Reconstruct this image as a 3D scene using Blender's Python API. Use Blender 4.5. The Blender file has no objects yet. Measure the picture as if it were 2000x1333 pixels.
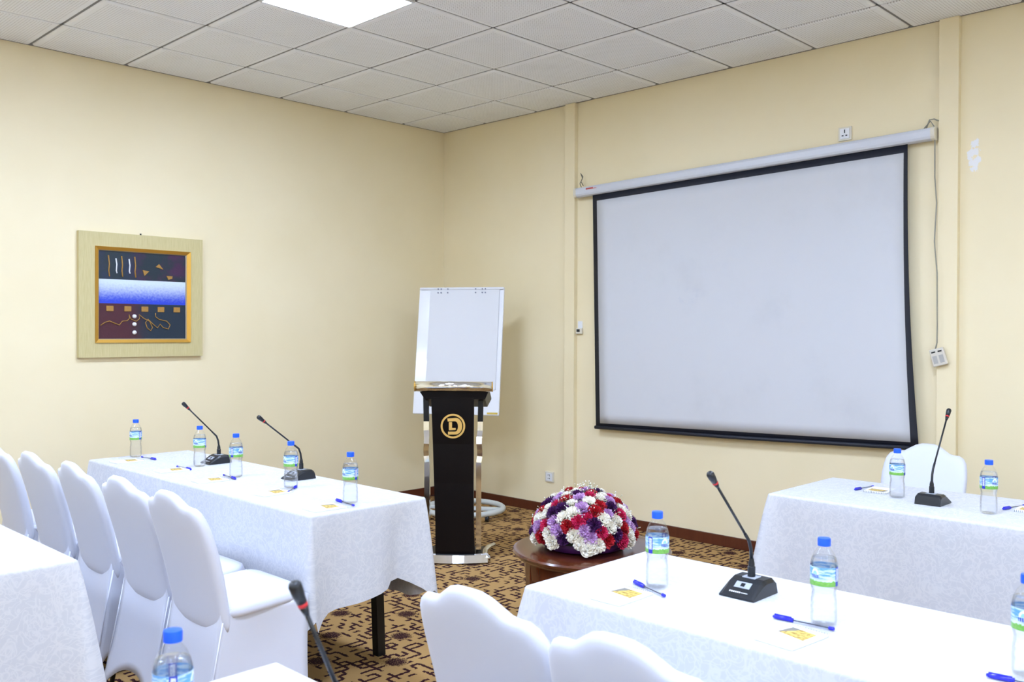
import bpy, bmesh, math, random
from mathutils import Vector, Matrix
random.seed(7)
S = bpy.context.scene
C = S.collection
PI = math.pi

# ------------------------------------------------------------------ camera
CAMH = 1.465
cam_d = bpy.data.cameras.new('camera'); cam = bpy.data.objects.new('camera', cam_d); C.objects.link(cam)
S.camera = cam
cam_d.sensor_width = 36; cam_d.lens = 1776.9 / 2000 * 36
cam_d.clip_start = .05
_yaw, _pitch, _roll = .772526, -.009427, -.003693
_f = Vector((math.cos(_yaw), math.sin(_yaw), 0)); _r = Vector((math.sin(_yaw), -math.cos(_yaw), 0)); _d = Vector((0, 0, -1))
_f2 = _f * math.cos(_pitch) - _d * math.sin(_pitch); _d2 = _d * math.cos(_pitch) + _f * math.sin(_pitch)
_r3 = _r * math.cos(_roll) + _d2 * math.sin(_roll); _d3 = _d2 * math.cos(_roll) - _r * math.sin(_roll)
cam.matrix_world = Matrix(((_r3.x, -_d3.x, -_f2.x, 0), (_r3.y, -_d3.y, -_f2.y, 0), (_r3.z, -_d3.z, -_f2.z, CAMH), (0, 0, 0, 1)))
cam_d.dof.use_dof = True; cam_d.dof.focus_distance = 4.2; cam_d.dof.aperture_fstop = 6.3

# ------------------------------------------------------------------ world, exposure
w = bpy.data.worlds.new('world'); S.world = w; w.use_nodes = True
w.node_tree.nodes['Background'].inputs[0].default_value = (.8, .9, 1, 1)
w.node_tree.nodes['Background'].inputs[1].default_value = .3
S.view_settings.view_transform = 'Standard'; S.view_settings.look = 'None'
S.view_settings.exposure = 1.88; S.view_settings.gamma = 1; S.view_settings.use_curve_mapping = False
LAMP = 15.0          # strength of each ceiling panel
LAMPC = (.755, .915, 1.235)

# ------------------------------------------------------------------ helpers
def link(o, parent=None):
    C.objects.link(o)
    if parent is not None: o.parent = parent
    return o
def tag(o, label=None, cat=None, group=None, kind=None):
    if label: o['label'] = label
    if cat: o['category'] = cat
    if group: o['group'] = group
    if kind: o['kind'] = kind
    return o
def empty(name, loc=(0, 0, 0), rz=0, label=None, cat=None, group=None):
    o = bpy.data.objects.new(name, None); C.objects.link(o); o.location = loc; o.rotation_euler = (0, 0, rz); o.empty_display_size = .1
    return tag(o, label, cat, group)
def mesh(name, verts, faces, mat=None, parent=None, smooth=False, uvs=None):
    m = bpy.data.meshes.new(name); m.from_pydata([tuple(v) for v in verts], [], faces); m.update()
    if smooth:
        for p in m.polygons: p.use_smooth = True
    if uvs:
        l = m.uv_layers.new(name='UVMap')
        for p in m.polygons:
            for li in p.loop_indices: l.data[li].uv = uvs[m.loops[li].vertex_index]
    o = bpy.data.objects.new(name, m); link(o, parent)
    if mat: m.materials.append(mat)
    return o
def copy_tree(o, parent=None):
    c = o.copy(); C.objects.link(c); c.parent = parent
    for ch in list(o.children): copy_tree(ch, c)
    return c
class MB:
    """collects shapes, builds ONE mesh"""
    def __init__(s): s.v = []; s.f = []
    def add(s, v, f):
        n = len(s.v); s.v += [Vector(p) for p in v]; s.f += [tuple(i + n for i in q) for q in f]; return s
    def box(s, x0, x1, y0, y1, z0, z1, b=0):
        if b:
            bm = bmesh.new(); bmesh.ops.create_cube(bm, size=1)
            for v in bm.verts: v.co = Vector(((x0 + x1) / 2 + v.co.x * (x1 - x0), (y0 + y1) / 2 + v.co.y * (y1 - y0), (z0 + z1) / 2 + v.co.z * (z1 - z0)))
            bmesh.ops.bevel(bm, geom=bm.edges[:] + bm.verts[:], offset=b, segments=2, affect='EDGES', profile=.5)
            bm.verts.index_update()
            s.add([v.co.copy() for v in bm.verts], [tuple(v.index for v in f.verts) for f in bm.faces]); bm.free(); return s
        v = [(x, y, z) for x in (x0, x1) for y in (y0, y1) for z in (z0, z1)]
        return s.add(v, [(0, 1, 3, 2), (4, 6, 7, 5), (0, 4, 5, 1), (2, 3, 7, 6), (0, 2, 6, 4), (1, 5, 7, 3)])
    def tube(s, pts, r, n=10, cap=True, ph=0):
        pts = [Vector(p) for p in pts]; rs = r if isinstance(r, (list, tuple)) else [r] * len(pts)
        t = (pts[1] - pts[0]).normalized(); a = Vector((0, 0, 1)) if abs(t.z) < .9 else Vector((1, 0, 0))
        u = t.cross(a).normalized(); V = []; F = []
        for i, p in enumerate(pts):
            t = (pts[min(i + 1, len(pts) - 1)] - pts[max(i - 1, 0)]).normalized()
            u = (u - t * u.dot(t)).normalized(); w_ = t.cross(u)
            for k in range(n):
                q = 2 * PI * k / n + ph; V.append(p + (u * math.cos(q) + w_ * math.sin(q)) * rs[i])
        for i in range(len(pts) - 1):
            for k in range(n): F.append((i * n + k, i * n + (k + 1) % n, (i + 1) * n + (k + 1) % n, (i + 1) * n + k))
        if cap: F.append(tuple(range(n - 1, -1, -1))); F.append(tuple((len(pts) - 1) * n + k for k in range(n)))
        return s.add(V, F)
    def lathe(s, prof, n=32, c=(0, 0, 0), cap=True):
        V = []; F = []
        for r, z in prof:
            for k in range(n): q = 2 * PI * k / n; V.append((c[0] + r * math.cos(q), c[1] + r * math.sin(q), c[2] + z))
        m = len(prof)
        for i in range(m - 1):
            for k in range(n): F.append((i * n + k, i * n + (k + 1) % n, (i + 1) * n + (k + 1) % n, (i + 1) * n + k))
        if cap:
            F.append(tuple(range(n - 1, -1, -1))); F.append(tuple((m - 1) * n + k for k in range(n)))
        return s.add(V, F)
    def prism(s, poly, M=None, d=.01):
        """poly: 2D points (x,z) counter-clockwise, extruded along +y by d"""
        n = len(poly); V = [Vector((x, 0, z)) for x, z in poly] + [Vector((x, d, z)) for x, z in poly]
        if M is not None: V = [M @ v for v in V]
        F = [tuple(range(n)), tuple(range(2 * n - 1, n - 1, -1))] + [(i, n + i, n + (i + 1) % n, (i + 1) % n) for i in range(n)]
        return s.add(V, F)
    def xf(s, M):
        s.v = [M @ v for v in s.v]; return s
    def build(s, name, mat=None, parent=None, smooth=False):
        return mesh(name, s.v, s.f, mat, parent, smooth)
def sharp(o, ang=35):
    """smooth shading with sharp edges over an angle"""
    bm = bmesh.new(); bm.from_mesh(o.data)
    bmesh.ops.recalc_face_normals(bm, faces=bm.faces[:])
    for f in bm.faces: f.smooth = True
    for e in bm.edges:
        if len(e.link_faces) == 2 and e.calc_face_angle(0) > math.radians(ang): e.smooth = False
    bm.to_mesh(o.data); bm.free(); return o
def pillow(outline, centre, thick, K=9, power=5, plane=None):
    """closed cushion: outline 2D (a,b), offset +-c.  returns verts (a,b,c), faces"""
    n = len(outline); V = []; F = []
    rings = [1 - (k / K) ** 1.5 for k in range(K)]
    def ring(s, sg):
        t = thick * (max(0, 1 - s ** power)) ** (1 / 2.2) * sg
        return [(centre[0] + (a - centre[0]) * s, centre[1] + (b - centre[1]) * s, t) for a, b in outline]
    for s_ in rings: V += ring(s_, 1)
    V.append((centre[0], centre[1], thick)); cf = len(V) - 1
    b0 = len(V)
    for s_ in rings[1:]: V += ring(s_, -1)
    V.append((centre[0], centre[1], -thick)); cb = len(V) - 1
    for k in range(K - 1):
        for i in range(n): F.append((k * n + i, k * n + (i + 1) % n, (k + 1) * n + (i + 1) % n, (k + 1) * n + i))
    for i in range(n): F.append(((K - 1) * n + i, (K - 1) * n + (i + 1) % n, cf))
    def bi(k, i): return i if k == 0 else b0 + (k - 1) * n + i
    for k in range(K - 1):
        for i in range(n): F.append((bi(k, i), bi(k + 1, i), bi(k + 1, (i + 1) % n), bi(k, (i + 1) % n)))
    for i in range(n): F.append((bi(K - 1, i), cb, bi(K - 1, (i + 1) % n)))
    return V, F

# ------------------------------------------------------------------ node helpers / materials
class NT:
    def __init__(s, name):
        s.m = bpy.data.materials.new(name); s.m.use_nodes = True; s.t = s.m.node_tree; s.n = s.t.nodes; s.b = s.n['Principled BSDF']
    def new(s, ty, **kw):
        n = s.n.new(ty)
        for k, v in kw.items(): setattr(n, k, v)
        return n
    def put(s, sock, v):
        if hasattr(v, 'is_output') or isinstance(v, bpy.types.NodeSocket): s.t.links.new(v, sock)
        else: sock.default_value = v
    def math(s, op, a, b=0, c=0, clamp=False):
        n = s.new('ShaderNodeMath', operation=op, use_clamp=clamp)
        for i, x in enumerate((a, b, c)): s.put(n.inputs[i], x)
        return n.outputs[0]
    def mix(s, fac, a, b):
        n = s.new('ShaderNodeMix', data_type='RGBA')
        s.put(n.inputs[0], fac); s.put(n.inputs[6], a if not isinstance(a, tuple) else (*a[:3], 1)); s.put(n.inputs[7], b if not isinstance(b, tuple) else (*b[:3], 1))
        return n.outputs[2]
    def sep(s, v):
        n = s.new('ShaderNodeSeparateXYZ'); s.t.links.new(v, n.inputs[0]); return n.outputs
    def comb(s, x, y, z=0):
        n = s.new('ShaderNodeCombineXYZ')
        for i, q in enumerate((x, y, z)): s.put(n.inputs[i], q)
        return n.outputs[0]
    def coord(s, k='Object'): return s.new('ShaderNodeTexCoord').outputs[k]
    def noise(s, vec=None, scale=5, detail=2, rough=.5, dist=0, out=0):
        n = s.new('ShaderNodeTexNoise')
        if vec is not None: s.t.links.new(vec, n.inputs['Vector'])
        n.inputs['Scale'].default_value = scale; n.inputs['Detail'].default_value = detail
        n.inputs['Roughness'].default_value = rough; n.inputs['Distortion'].default_value = dist
        return n.outputs[out]
    def wn(s, vec):
        n = s.new('ShaderNodeTexWhiteNoise', noise_dimensions='2D'); s.t.links.new(vec, n.inputs['Vector']); return n.outputs['Value']
    def smooth(s, v, a, b):
        n = s.new('ShaderNodeMapRange', interpolation_type='SMOOTHSTEP'); s.put(n.inputs[0], v)
        n.inputs[1].default_value = a; n.inputs[2].default_value = b; return n.outputs[0]
    def rect(s, u, v, u0, u1, v0, v1):
        a = s.math('MULTIPLY', s.math('GREATER_THAN', u, u0), s.math('LESS_THAN', u, u1))
        b = s.math('MULTIPLY', s.math('GREATER_THAN', v, v0), s.math('LESS_THAN', v, v1))
        return s.math('MULTIPLY', a, b)
    def bump(s, h, strength=.2, dist=.01):
        n = s.new('ShaderNodeBump'); n.inputs['Strength'].default_value = strength; n.inputs['Distance'].default_value = dist
        s.t.links.new(h, n.inputs['Height']); s.t.links.new(n.outputs[0], s.b.inputs['Normal'])
    def col(s, v): s.put(s.b.inputs['Base Color'], v if not isinstance(v, tuple) else (*v[:3], 1))
    def rough(s, v): s.put(s.b.inputs['Roughness'], v)
def lin(r, g, b):
    f = lambda c: (c / 255 / 12.92) if c / 255 <= .04045 else ((c / 255 + .055) / 1.055) ** 2.4
    return (f(r), f(g), f(b))
def plain(name, rgb, rough=.5, metal=0, spec=None, var=.0, vs=20, coat=0):
    t = NT(name); t.rough(rough); t.b.inputs['Metallic'].default_value = metal
    if spec is not None: t.b.inputs['Specular IOR Level'].default_value = spec
    if coat: t.b.inputs['Coat Weight'].default_value = coat
    if var:
        n = t.noise(t.coord(), vs, 3)
        t.col(t.mix(n, tuple(c * (1 - var) for c in rgb), tuple(min(1, c * (1 + var)) for c in rgb)))
    else: t.col(rgb)
    return t.m

def wall_mat(name, patch=False):
    t = NT(name); p = t.coord(); base = lin(241, 228, 193)
    n = t.noise(p, 1.3, 3, .55); n2 = t.noise(p, 60, 2)
    c = t.mix(t.smooth(n, .3, .75), base, tuple(x * y for x, y in zip(base, (.965, .955, .92))))
    if patch:
        x, y, z = t.sep(p)
        nn = t.noise(p, 26, 3, .6)
        dy = t.math('MULTIPLY', t.math('SUBTRACT', y, 1.722), 1 / .042); dz = t.math('MULTIPLY', t.math('SUBTRACT', z, 2.485), 1 / .10)
        r = t.math('ADD', t.math('MULTIPLY', dy, dy), t.math('MULTIPLY', dz, dz))
        k = t.math('LESS_THAN', t.math('ADD', r, t.math('MULTIPLY', t.math('SUBTRACT', nn, .5), 5.0)), .55)
        c = t.mix(k, c, lin(236, 236, 238))
    t.col(c); t.rough(.62); t.bump(n2, .06, .004)
    return t.m
M_wall = wall_mat('wall_paint'); M_wallf = wall_mat('wall_paint_front', True)
def tile_mat():
    t = NT('acoustic_tile'); p = t.coord(); x, y, z = t.sep(p)
    px = t.math('SUBTRACT', t.math('FRACT', t.math('MULTIPLY', x, 62.)), .5); py = t.math('SUBTRACT', t.math('FRACT', t.math('MULTIPLY', y, 62.)), .5)
    d = t.math('SQRT', t.math('ADD', t.math('MULTIPLY', px, px), t.math('MULTIPLY', py, py)))
    inside = t.math('MULTIPLY', t.math('LESS_THAN', t.math('ABSOLUTE', x), .258), t.math('LESS_THAN', t.math('ABSOLUTE', y), .258))
    hole = t.math('MULTIPLY', t.math('LESS_THAN', d, .2), inside)
    info = t.new('ShaderNodeObjectInfo'); rnd = info.outputs['Random']
    n = t.noise(t.new('ShaderNodeVectorMath', operation='ADD').outputs[0], 3, 2)
    vm = n.node.inputs['Vector'].links[0].from_node
    t.t.links.new(p, vm.inputs[0]); cb = t.comb(t.math('MULTIPLY', rnd, 30), t.math('MULTIPLY', rnd, 11), 0); t.t.links.new(cb, vm.inputs[1])
    base = t.mix(t.smooth(n, .45, .8), lin(246, 249, 253), lin(240, 242, 245))
    t.col(t.mix(hole, base, lin(188, 188, 191))); t.rough(.8)
    return t.m
M_tile = tile_mat()
M_grid = plain('ceiling_grid_paint', lin(128, 128, 130), .6)
M_dark = plain('dark_gap', lin(60, 56, 52), .9)
def carpet():
    t = NT('carpet'); p = t.coord(); x, y, z = t.sep(p); c = .042
    # slight wobble so strokes are not ruler straight
    wob = t.noise(p, 75, 2); wob2 = t.noise(p, 68, 2)
    px = t.math('ADD', t.math('MULTIPLY', x, 1 / c), t.math('MULTIPLY', t.math('SUBTRACT', wob, .5), .5))
    py = t.math('ADD', t.math('MULTIPLY', y, 1 / c), t.math('MULTIPLY', t.math('SUBTRACT', wob2, .5), .5))
    fl = lambda v: t.math('FLOOR', v)
    half = lambda v: t.math('SUBTRACT', v, .5)
    h = t.wn(t.comb(fl(half(px)), fl(py)))
    hs = t.math('MULTIPLY', t.math('LESS_THAN', h, .40), t.math('LESS_THAN', t.math('ABSOLUTE', half(t.math('FRACT', py))), .19))
    v = t.wn(t.comb(t.math('ADD', fl(px), 57.3), fl(half(py))))
    vs = t.math('MULTIPLY', t.math('LESS_THAN', v, .40), t.math('LESS_THAN', t.math('ABSOLUTE', half(t.math('FRACT', px))), .19))
    st = t.math('MAXIMUM', hs, vs)
    sp = t.noise(p, 210, 1)
    dots = None
    for ox, oy in ((2.76, 3.427), (2.525, 3.175)):
        u = t.math('MULTIPLY', half(t.math('FRACT', t.math('ADD', t.math('MULTIPLY', t.math('SUBTRACT', x, ox), 1 / .47), .5))), .47)
        q = t.math('MULTIPLY', half(t.math('FRACT', t.math('ADD', t.math('MULTIPLY', t.math('SUBTRACT', y, oy), 1 / .5), .5))), .5)
        d = t.math('SQRT', t.math('ADD', t.math('MULTIPLY', u, u), t.math('MULTIPLY', q, q)))
        dots = d if dots is None else t.math('MINIMUM', dots, d)
    dots = t.math('ADD', dots, t.math('MULTIPLY', t.math('SUBTRACT', t.noise(p, 70, 2), .5), .05))
    thr = t.smooth(dots, .03, .075)                       # 0 centre .. 1 outside
    dk = t.math('GREATER_THAN', t.math('SUBTRACT', sp, t.math('MULTIPLY', thr, .42)), .36)
    clear = t.math('GREATER_THAN', dots, .058)
    st = t.math('MAXIMUM', t.math('MULTIPLY', st, clear), dk)
    fine = t.noise(p, 420, 2)
    tan = t.mix(fine, lin(158, 121, 72), lin(192, 155, 102)); dark = t.mix(fine, lin(38, 14, 22), lin(62, 30, 34))
    t.col(t.mix(st, tan, dark)); t.rough(.95); t.b.inputs['Specular IOR Level'].default_value = .1
    t.bump(fine, .5, .004)
    return t.m
M_carpet = carpet()
def cloth_mat():
    t = NT('damask_cloth'); uv = t.coord('UV')
    a = t.noise(uv, 10, 1, .4, 3.2); b = t.noise(uv, 24, .5, .4, 2.2)
    l1 = t.smooth(t.math('ABSOLUTE', t.math('SUBTRACT', a, .5)), .0, .07)
    l2 = t.smooth(t.math('ABSOLUTE', t.math('SUBTRACT', b, .47)), .0, .08)
    pat = t.math('MULTIPLY', l1, l2)
    t.col(t.mix(pat, lin(208, 209, 214), lin(198, 200, 207))); t.rough(t.math('ADD', .42, t.math('MULTIPLY', pat, .3)))
    t.b.inputs['Sheen Weight'].default_value = .15
    t.bump(t.noise(uv, 420, 2), .08, .002)
    return t.m
M_cloth = cloth_mat()
def spandex():
    t = NT('white_stretch_cover'); t.col(lin(213, 216, 229)); t.rough(.5); t.b.inputs['Sheen Weight'].default_value = .2
    t.bump(t.noise(t.coord(), 600, 1), .03, .001); return t.m
M_chair = spandex()
def wood(name, a, b, rough=.3, sc=3, coat=.3):
    t = NT(name); p = t.coord(); mp = t.new('ShaderNodeMapping'); t.t.links.new(p, mp.inputs[0]); mp.inputs['Scale'].default_value = (sc * 6, sc * 6, sc * .6)
    n = t.noise(mp.outputs[0], 2.5, 4, .6, .8); t.col(t.mix(n, a, b)); t.rough(rough); t.b.inputs['Coat Weight'].default_value = coat
    t.b.inputs['Coat Roughness'].default_value = .12; return t.m
M_base = wood('baseboard_wood', lin(74, 30, 14), lin(98, 46, 24), .4)
M_ctab = wood('mahogany', lin(66, 27, 12), lin(104, 50, 24), .25, 2, .6)
M_lect = wood('espresso_wood', lin(5, 1, 2), lin(9, 3, 4), .35, 2, 0)
M_lect.node_tree.nodes['Principled BSDF'].inputs['Specular IOR Level'].default_value = .25
M_chrome = plain('chrome', (.82, .83, .85), .08, 1)
M_gold = plain('gold_paint', lin(214, 165, 70), .35, .6)
M_goldl = plain('logo_gold', lin(214, 172, 92), .45, .1)
M_black = plain('black_plastic', lin(22, 26, 32), .35)
M_blackm = plain('black_metal', lin(18, 19, 22), .4, .2)
M_red = plain('red_ring', lin(205, 40, 45), .4)
M_white = plain('white_plastic', lin(228, 230, 234), .35)
M_ivory = plain('ivory_plastic', lin(222, 216, 200), .4)
M_whiteb = plain('white_board', lin(230, 232, 237), .12, coat=.3)
M_paper = plain('paper', lin(240, 242, 247), .7)
M_flip = plain('flip_paper', lin(216, 217, 221), .75)
M_greytube = plain('grey_paint_tube', lin(205, 210, 208), .4)
M_alu = plain('case_white_metal', lin(208, 212, 222), .4, var=.04, vs=6)
M_navy = plain('screen_black_border', lin(24, 28, 42), .6)
def screen_mat():
    t = NT('screen_fabric'); p = t.coord(); n = t.noise(p, 2.2, 5, .6); x, y, z = t.sep(p)
    a = lin(208, 210, 216); b = lin(202, 204, 210)
    c = t.mix(t.smooth(n, .5, .78), a, b)
    sm = t.noise(p, 9, 4, .7, .6)
    dy = t.math('MULTIPLY', t.math('ADD', y, 1.0), 1 / .12); dz = t.math('MULTIPLY', t.math('ADD', z, .85), 1 / .06)
    r = t.math('ADD', t.math('MULTIPLY', dy, dy), t.math('MULTIPLY', dz, dz))
    k = t.math('MULTIPLY', t.smooth(r, 1.6, 0), t.smooth(sm, .48, .6))
    t.col(t.mix(t.math('MULTIPLY', k, .35), c, lin(190, 195, 208))); t.rough(.8); return t.m
M_screen = screen_mat()
M_cap = plain('blue_cap', lin(20, 92, 240), .3)
M_pen = plain('blue_pen_plastic', lin(36, 40, 205), .25)
M_refill = plain('pen_refill', lin(70, 72, 84), .3)
def clear_mat(name, tint, refr):
    m = bpy.data.materials.new(name); m.use_nodes = True; t = m.node_tree; t.nodes.remove(t.nodes['Principled BSDF'])
    out = t.nodes['Material Output']; tr = t.nodes.new('ShaderNodeBsdfTransparent'); tr.inputs[0].default_value = (*tint, 1)
    gl = t.nodes.new('ShaderNodeBsdfGlossy'); gl.inputs['Roughness'].default_value = .06
    lw = t.nodes.new('ShaderNodeLayerWeight'); lw.inputs[0].default_value = .5
    pw_ = t.nodes.new('ShaderNodeMath'); pw_.operation = 'POWER'; t.links.new(lw.outputs['Facing'], pw_.inputs[0]); pw_.inputs[1].default_value = 3.0
    fr = t.nodes.new('ShaderNodeMath'); fr.operation = 'MULTIPLY_ADD'; t.links.new(pw_.outputs[0], fr.inputs[0]); fr.inputs[1].default_value = .5; fr.inputs[2].default_value = .03
    mx = t.nodes.new('ShaderNodeMixShader'); t.links.new(fr.outputs[0], mx.inputs[0]); t.links.new(mx.outputs[0], out.inputs[0])
    if refr:
        rf = t.nodes.new('ShaderNodeBsdfRefraction'); rf.inputs['IOR'].default_value = 1.2; rf.inputs['Roughness'].default_value = .0
        m2 = t.nodes.new('ShaderNodeMixShader'); m2.inputs[0].default_value = refr
        t.links.new(tr.outputs[0], m2.inputs[1]); t.links.new(rf.outputs[0], m2.inputs[2]); t.links.new(m2.outputs[0], mx.inputs[1])
    else: t.links.new(tr.outputs[0], mx.inputs[1])
    t.links.new(gl.outputs[0], mx.inputs[2]); return m
M_pet = clear_mat('clear_pet', (.975, .982, .99), 0)
M_water = clear_mat('water', (.985, .993, 1), .3)
M_barrel = clear_mat('clear_pen_barrel', (.9, .92, .97), 0)
def label_mat():
    t = NT('bottle_label'); u, v, _ = t.sep(t.coord('UV'))
    u2 = t.math('FRACT', t.math('MULTIPLY', u, 2)); n = t.noise(t.comb(t.math('MULTIPLY', u, 30), t.math('MULTIPLY', v, 8)), 1, 3)
    nb = t.noise(t.comb(t.math('MULTIPLY', u, 8), t.math('MULTIPLY', v, 9)), 1, 3)
    sky = t.mix(t.smooth(nb, .40, .62), lin(96, 160, 226), lin(206, 230, 246))
    sky = t.mix(t.smooth(v, .55, .2), sky, lin(226, 240, 248))
    hill = t.math('LESS_THAN', v, t.math('ADD', .12, t.math('MULTIPLY', n, .3)))
    c = t.mix(hill, sky, t.mix(n, lin(70, 150, 50), lin(150, 205, 100)))
    # facts panel
    pan = t.rect(u2, v, .04, .17, -.1, 1.1); inn = t.rect(u2, v, .065, .145, .24, .93)
    tx = t.math('GREATER_THAN', t.noise(t.comb(t.math('MULTIPLY', u2, 60), t.math('MULTIPLY', v, 14)), 1.5, 1), .56)
    c = t.mix(pan, c, lin(40, 56, 178)); c = t.mix(inn, c, t.mix(tx, lin(226, 232, 244), lin(90, 110, 190)))
    # white arch and the blue name under it
    du = t.math('MULTIPLY', t.math('SUBTRACT', u2, .52), 1 / .095); dv = t.math('MULTIPLY', t.math('SUBTRACT', v, .62), 1 / .30)
    r = t.math('SQRT', t.math('ADD', t.math('MULTIPLY', du, du), t.math('MULTIPLY', dv, dv)))
    arch = t.math('MULTIPLY', t.math('LESS_THAN', r, 1), t.math('GREATER_THAN', v, .62)); c = t.mix(arch, c, lin(240, 246, 250))
    c = t.mix(t.math('MULTIPLY', arch, t.math('LESS_THAN', r, .6)), c, lin(150, 205, 225))
    nm = t.math('MULTIPLY', t.rect(u2, v, .415, .63, .42, .60), t.math('GREATER_THAN', t.math('FRACT', t.math('MULTIPLY', u2, 23)), .32))
    c = t.mix(nm, c, lin(52, 70, 170)); t.col(c); t.rough(.3); return t.m
M_label = label_mat()

# ------------------------------------------------------------------ room
X1, Y1, H = 5.49, 6.22, 3.27
X0, Y0 = -3.6, -2.6
def struct(name, b, mat, parent=None):
    o = b.build(name, mat, parent)
    if parent is None: o['kind'] = 'structure'
    return o
struct('floor', MB().box(X0, X1, Y0, Y1, -.1, 0), M_carpet)
struct('wall_left', MB().box(X0 - .12, X1 + .12, Y1, Y1 + .12, -.1, H + .2), M_wall)
struct('wall_front', MB().box(X1, X1 + .12, Y0 - .12, Y1, -.1, H + .2), M_wallf)
struct('wall_right', MB().box(X0 - .12, X1 + .12, Y0 - .12, Y0, -.1, H + .2), M_wall)
struct('wall_back', MB().box(X0 - .12, X0, Y0, Y1, -.1, H + .2), M_wall)
struct('baseboard_left', MB().box(X0, X1, Y1 - .014, Y1, 0, .076, .003), M_base)
struct('baseboard_front', MB().box(X1 - .014, X1, Y0, Y1 - .014, 0, .076, .003), M_base)
struct('baseboard_right', MB().box(X0, X1 - .014, Y0, Y0 + .014, 0, .076, .003), M_base)
struct('baseboard_back', MB().box(X0, X0 + .014, Y0 + .014, Y1 - .014, 0, .076, .003), M_base)
struct('trim_1', MB().box(X1 - .04, X1, 4.634, 4.735, .076, H - .003, .002), M_wall)
struct('trim_2', MB().box(X1 - .04, X1, 1.794, 1.902, .076, H - .003, .002), M_wall)
ceil = struct('ceiling', MB().box(X0, X1, Y0, Y1, H + .025, H + .12), M_dark)
# perimeter angle and T-bars
g = MB()
for b in ((X0, X1, Y1 - .022, Y1), (X1 - .022, X1, Y0, Y1), (X0, X1, Y0, Y0 + .022), (X0, X0 + .022, Y0, Y1)): g.box(b[0], b[1], b[2], b[3], H + .001, H + .006)
GX = [2.0 + .6 * i for i in range(-9, 6)]; GY = [5.67 - .6 * i for i in range(0, 14)]
for x in GX: g.box(x - .011, x + .011, Y0, Y1, H + .008, H + .014)
for y in GY: g.box(X0, X1, y - .011, y + .011, H + .008, H + .014)
g.build('ceiling_grid', M_grid, ceil)
xs = [X0] + [x for x in GX if X0 < x < X1] + [X1]; ys = sorted([Y0] + [y for y in GY if Y0 < y < Y1] + [Y1])
LIGHTS = [(a, b) for a in (2.9, .5, -1.9) for b in (4.17, 1.17, -1.83)]
tile_cache = {}
def tile_mesh(w_, d_):
    k = (round(w_, 3), round(d_, 3))
    if k not in tile_cache:
        a, b = w_ / 2 - .0065, d_ / 2 - .0065; e = .016
        V = [(-a, -b, .012), (a, -b, .012), (a, b, .012), (-a, b, .012), (-a + .004, -b + .004, .004), (a - .004, -b + .004, .004), (a - .004, b - .004, .004), (-a + .004, b - .004, .004),
             (-a + e, -b + e, -.001), (a - e, -b + e, -.001), (a - e, b - e, -.001), (-a + e, b - e, -.001)]
        F = []
        for r in (0, 4):
            for i in range(4): F.append((r + i, r + 4 + i, r + 4 + (i + 1) % 4, r + (i + 1) % 4))
        F.append((8, 11, 10, 9))
        m = bpy.data.meshes.new('ceiling_tile'); m.from_pydata(V, [], F); m.materials.append(M_tile); tile_cache[k] = m
    return tile_cache[k]
for i in range(len(xs) - 1):
    for j in range(len(ys) - 1):
        cx, cy = (xs[i] + xs[i + 1]) / 2, (ys[j] + ys[j + 1]) / 2
        if any(abs(cx - lx) < .2 and abs(cy - ly) < .2 for lx, ly in LIGHTS): continue
        o = bpy.data.objects.new('ceiling_tile', tile_mesh(xs[i + 1] - xs[i], ys[j + 1] - ys[j])); link(o, ceil)
        o.location = (cx, cy, H + random.uniform(-.001, .001)); o.rotation_euler = (random.uniform(-.002, .002), random.uniform(-.002, .002), 0)
def emis(name, col, s):
    m = bpy.data.materials.new(name); m.use_nodes = True; b = m.node_tree.nodes['Principled BSDF']
    b.inputs['Base Color'].default_value = (.9, .9, .9, 1); b.inputs['Emission Color'].default_value = (*col, 1); b.inputs['Emission Strength'].default_value = s; return m
M_lamp = emis('lamp_diffuser', LAMPC, LAMP)
lf = MB().box(-.3, .3, -.3, -.288, -.004, .02).box(-.3, .3, .288, .3, -.004, .02).box(-.3, -.288, -.288, .288, -.004, .02).box(.288, .3, -.288, .288, -.004, .02)
ld = MB().box(-.288, .288, -.288, .288, 0, .012)
first = None
for lx, ly in LIGHTS:
    if first is None:
        L = empty('ceiling_light', (lx, ly, H), 0, 'square flush white light panel in the tiled ceiling above the long table', 'ceiling light', 'square light panels in the ceiling')
        lf.build('frame', M_white, L); ld.build('diffuser', M_lamp, L); first = L
    else:
        o = copy_tree(first); o.location = (lx, ly, H); o['label'] = 'square flush white light panel farther back in the tiled ceiling'

# ------------------------------------------------------------------ painting on the left wall
PX0, PX1, PZ0, PZ1 = 2.285, 3.146, 1.288, 2.124
pic = empty('framed_painting', (PX0, Y1, PZ0), 0, 'square abstract painting with blue band in a wide beige frame on the cream wall', 'painting')
pw, ph = PX1 - PX0, PZ1 - PZ0; bx0, bx1, bz0, bz1 = .108, .763, .102, .737
t = NT('frame_fabric'); p = t.coord(); mp = t.new('ShaderNodeMapping'); t.t.links.new(p, mp.inputs[0]); mp.inputs['Scale'].default_value = (60, 60, 4)
t.col(t.mix(t.noise(mp.outputs[0], 3, 3), lin(186, 172, 118), lin(216, 204, 156))); t.rough(.6); M_ff = t.m
def mitred(x0, x1, z0, z1, ix0, ix1, iz0, iz1, yb, yf, yi):
    V = []; F = []
    for (a, b, c_, d_, y) in ((x0, x1, z0, z1, yb), (x0, x1, z0, z1, yf), (ix0, ix1, iz0, iz1, yi), (ix0, ix1, iz0, iz1, yb)):
        V += [(a, y, c_), (b, y, c_), (b, y, d_), (a, y, d_)]
    for r in range(4):
        for i in range(4): F.append((r * 4 + i, r * 4 + (i + 1) % 4, ((r + 1) % 4) * 4 + (i + 1) % 4, ((r + 1) % 4) * 4 + i))
    return V, F
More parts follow.
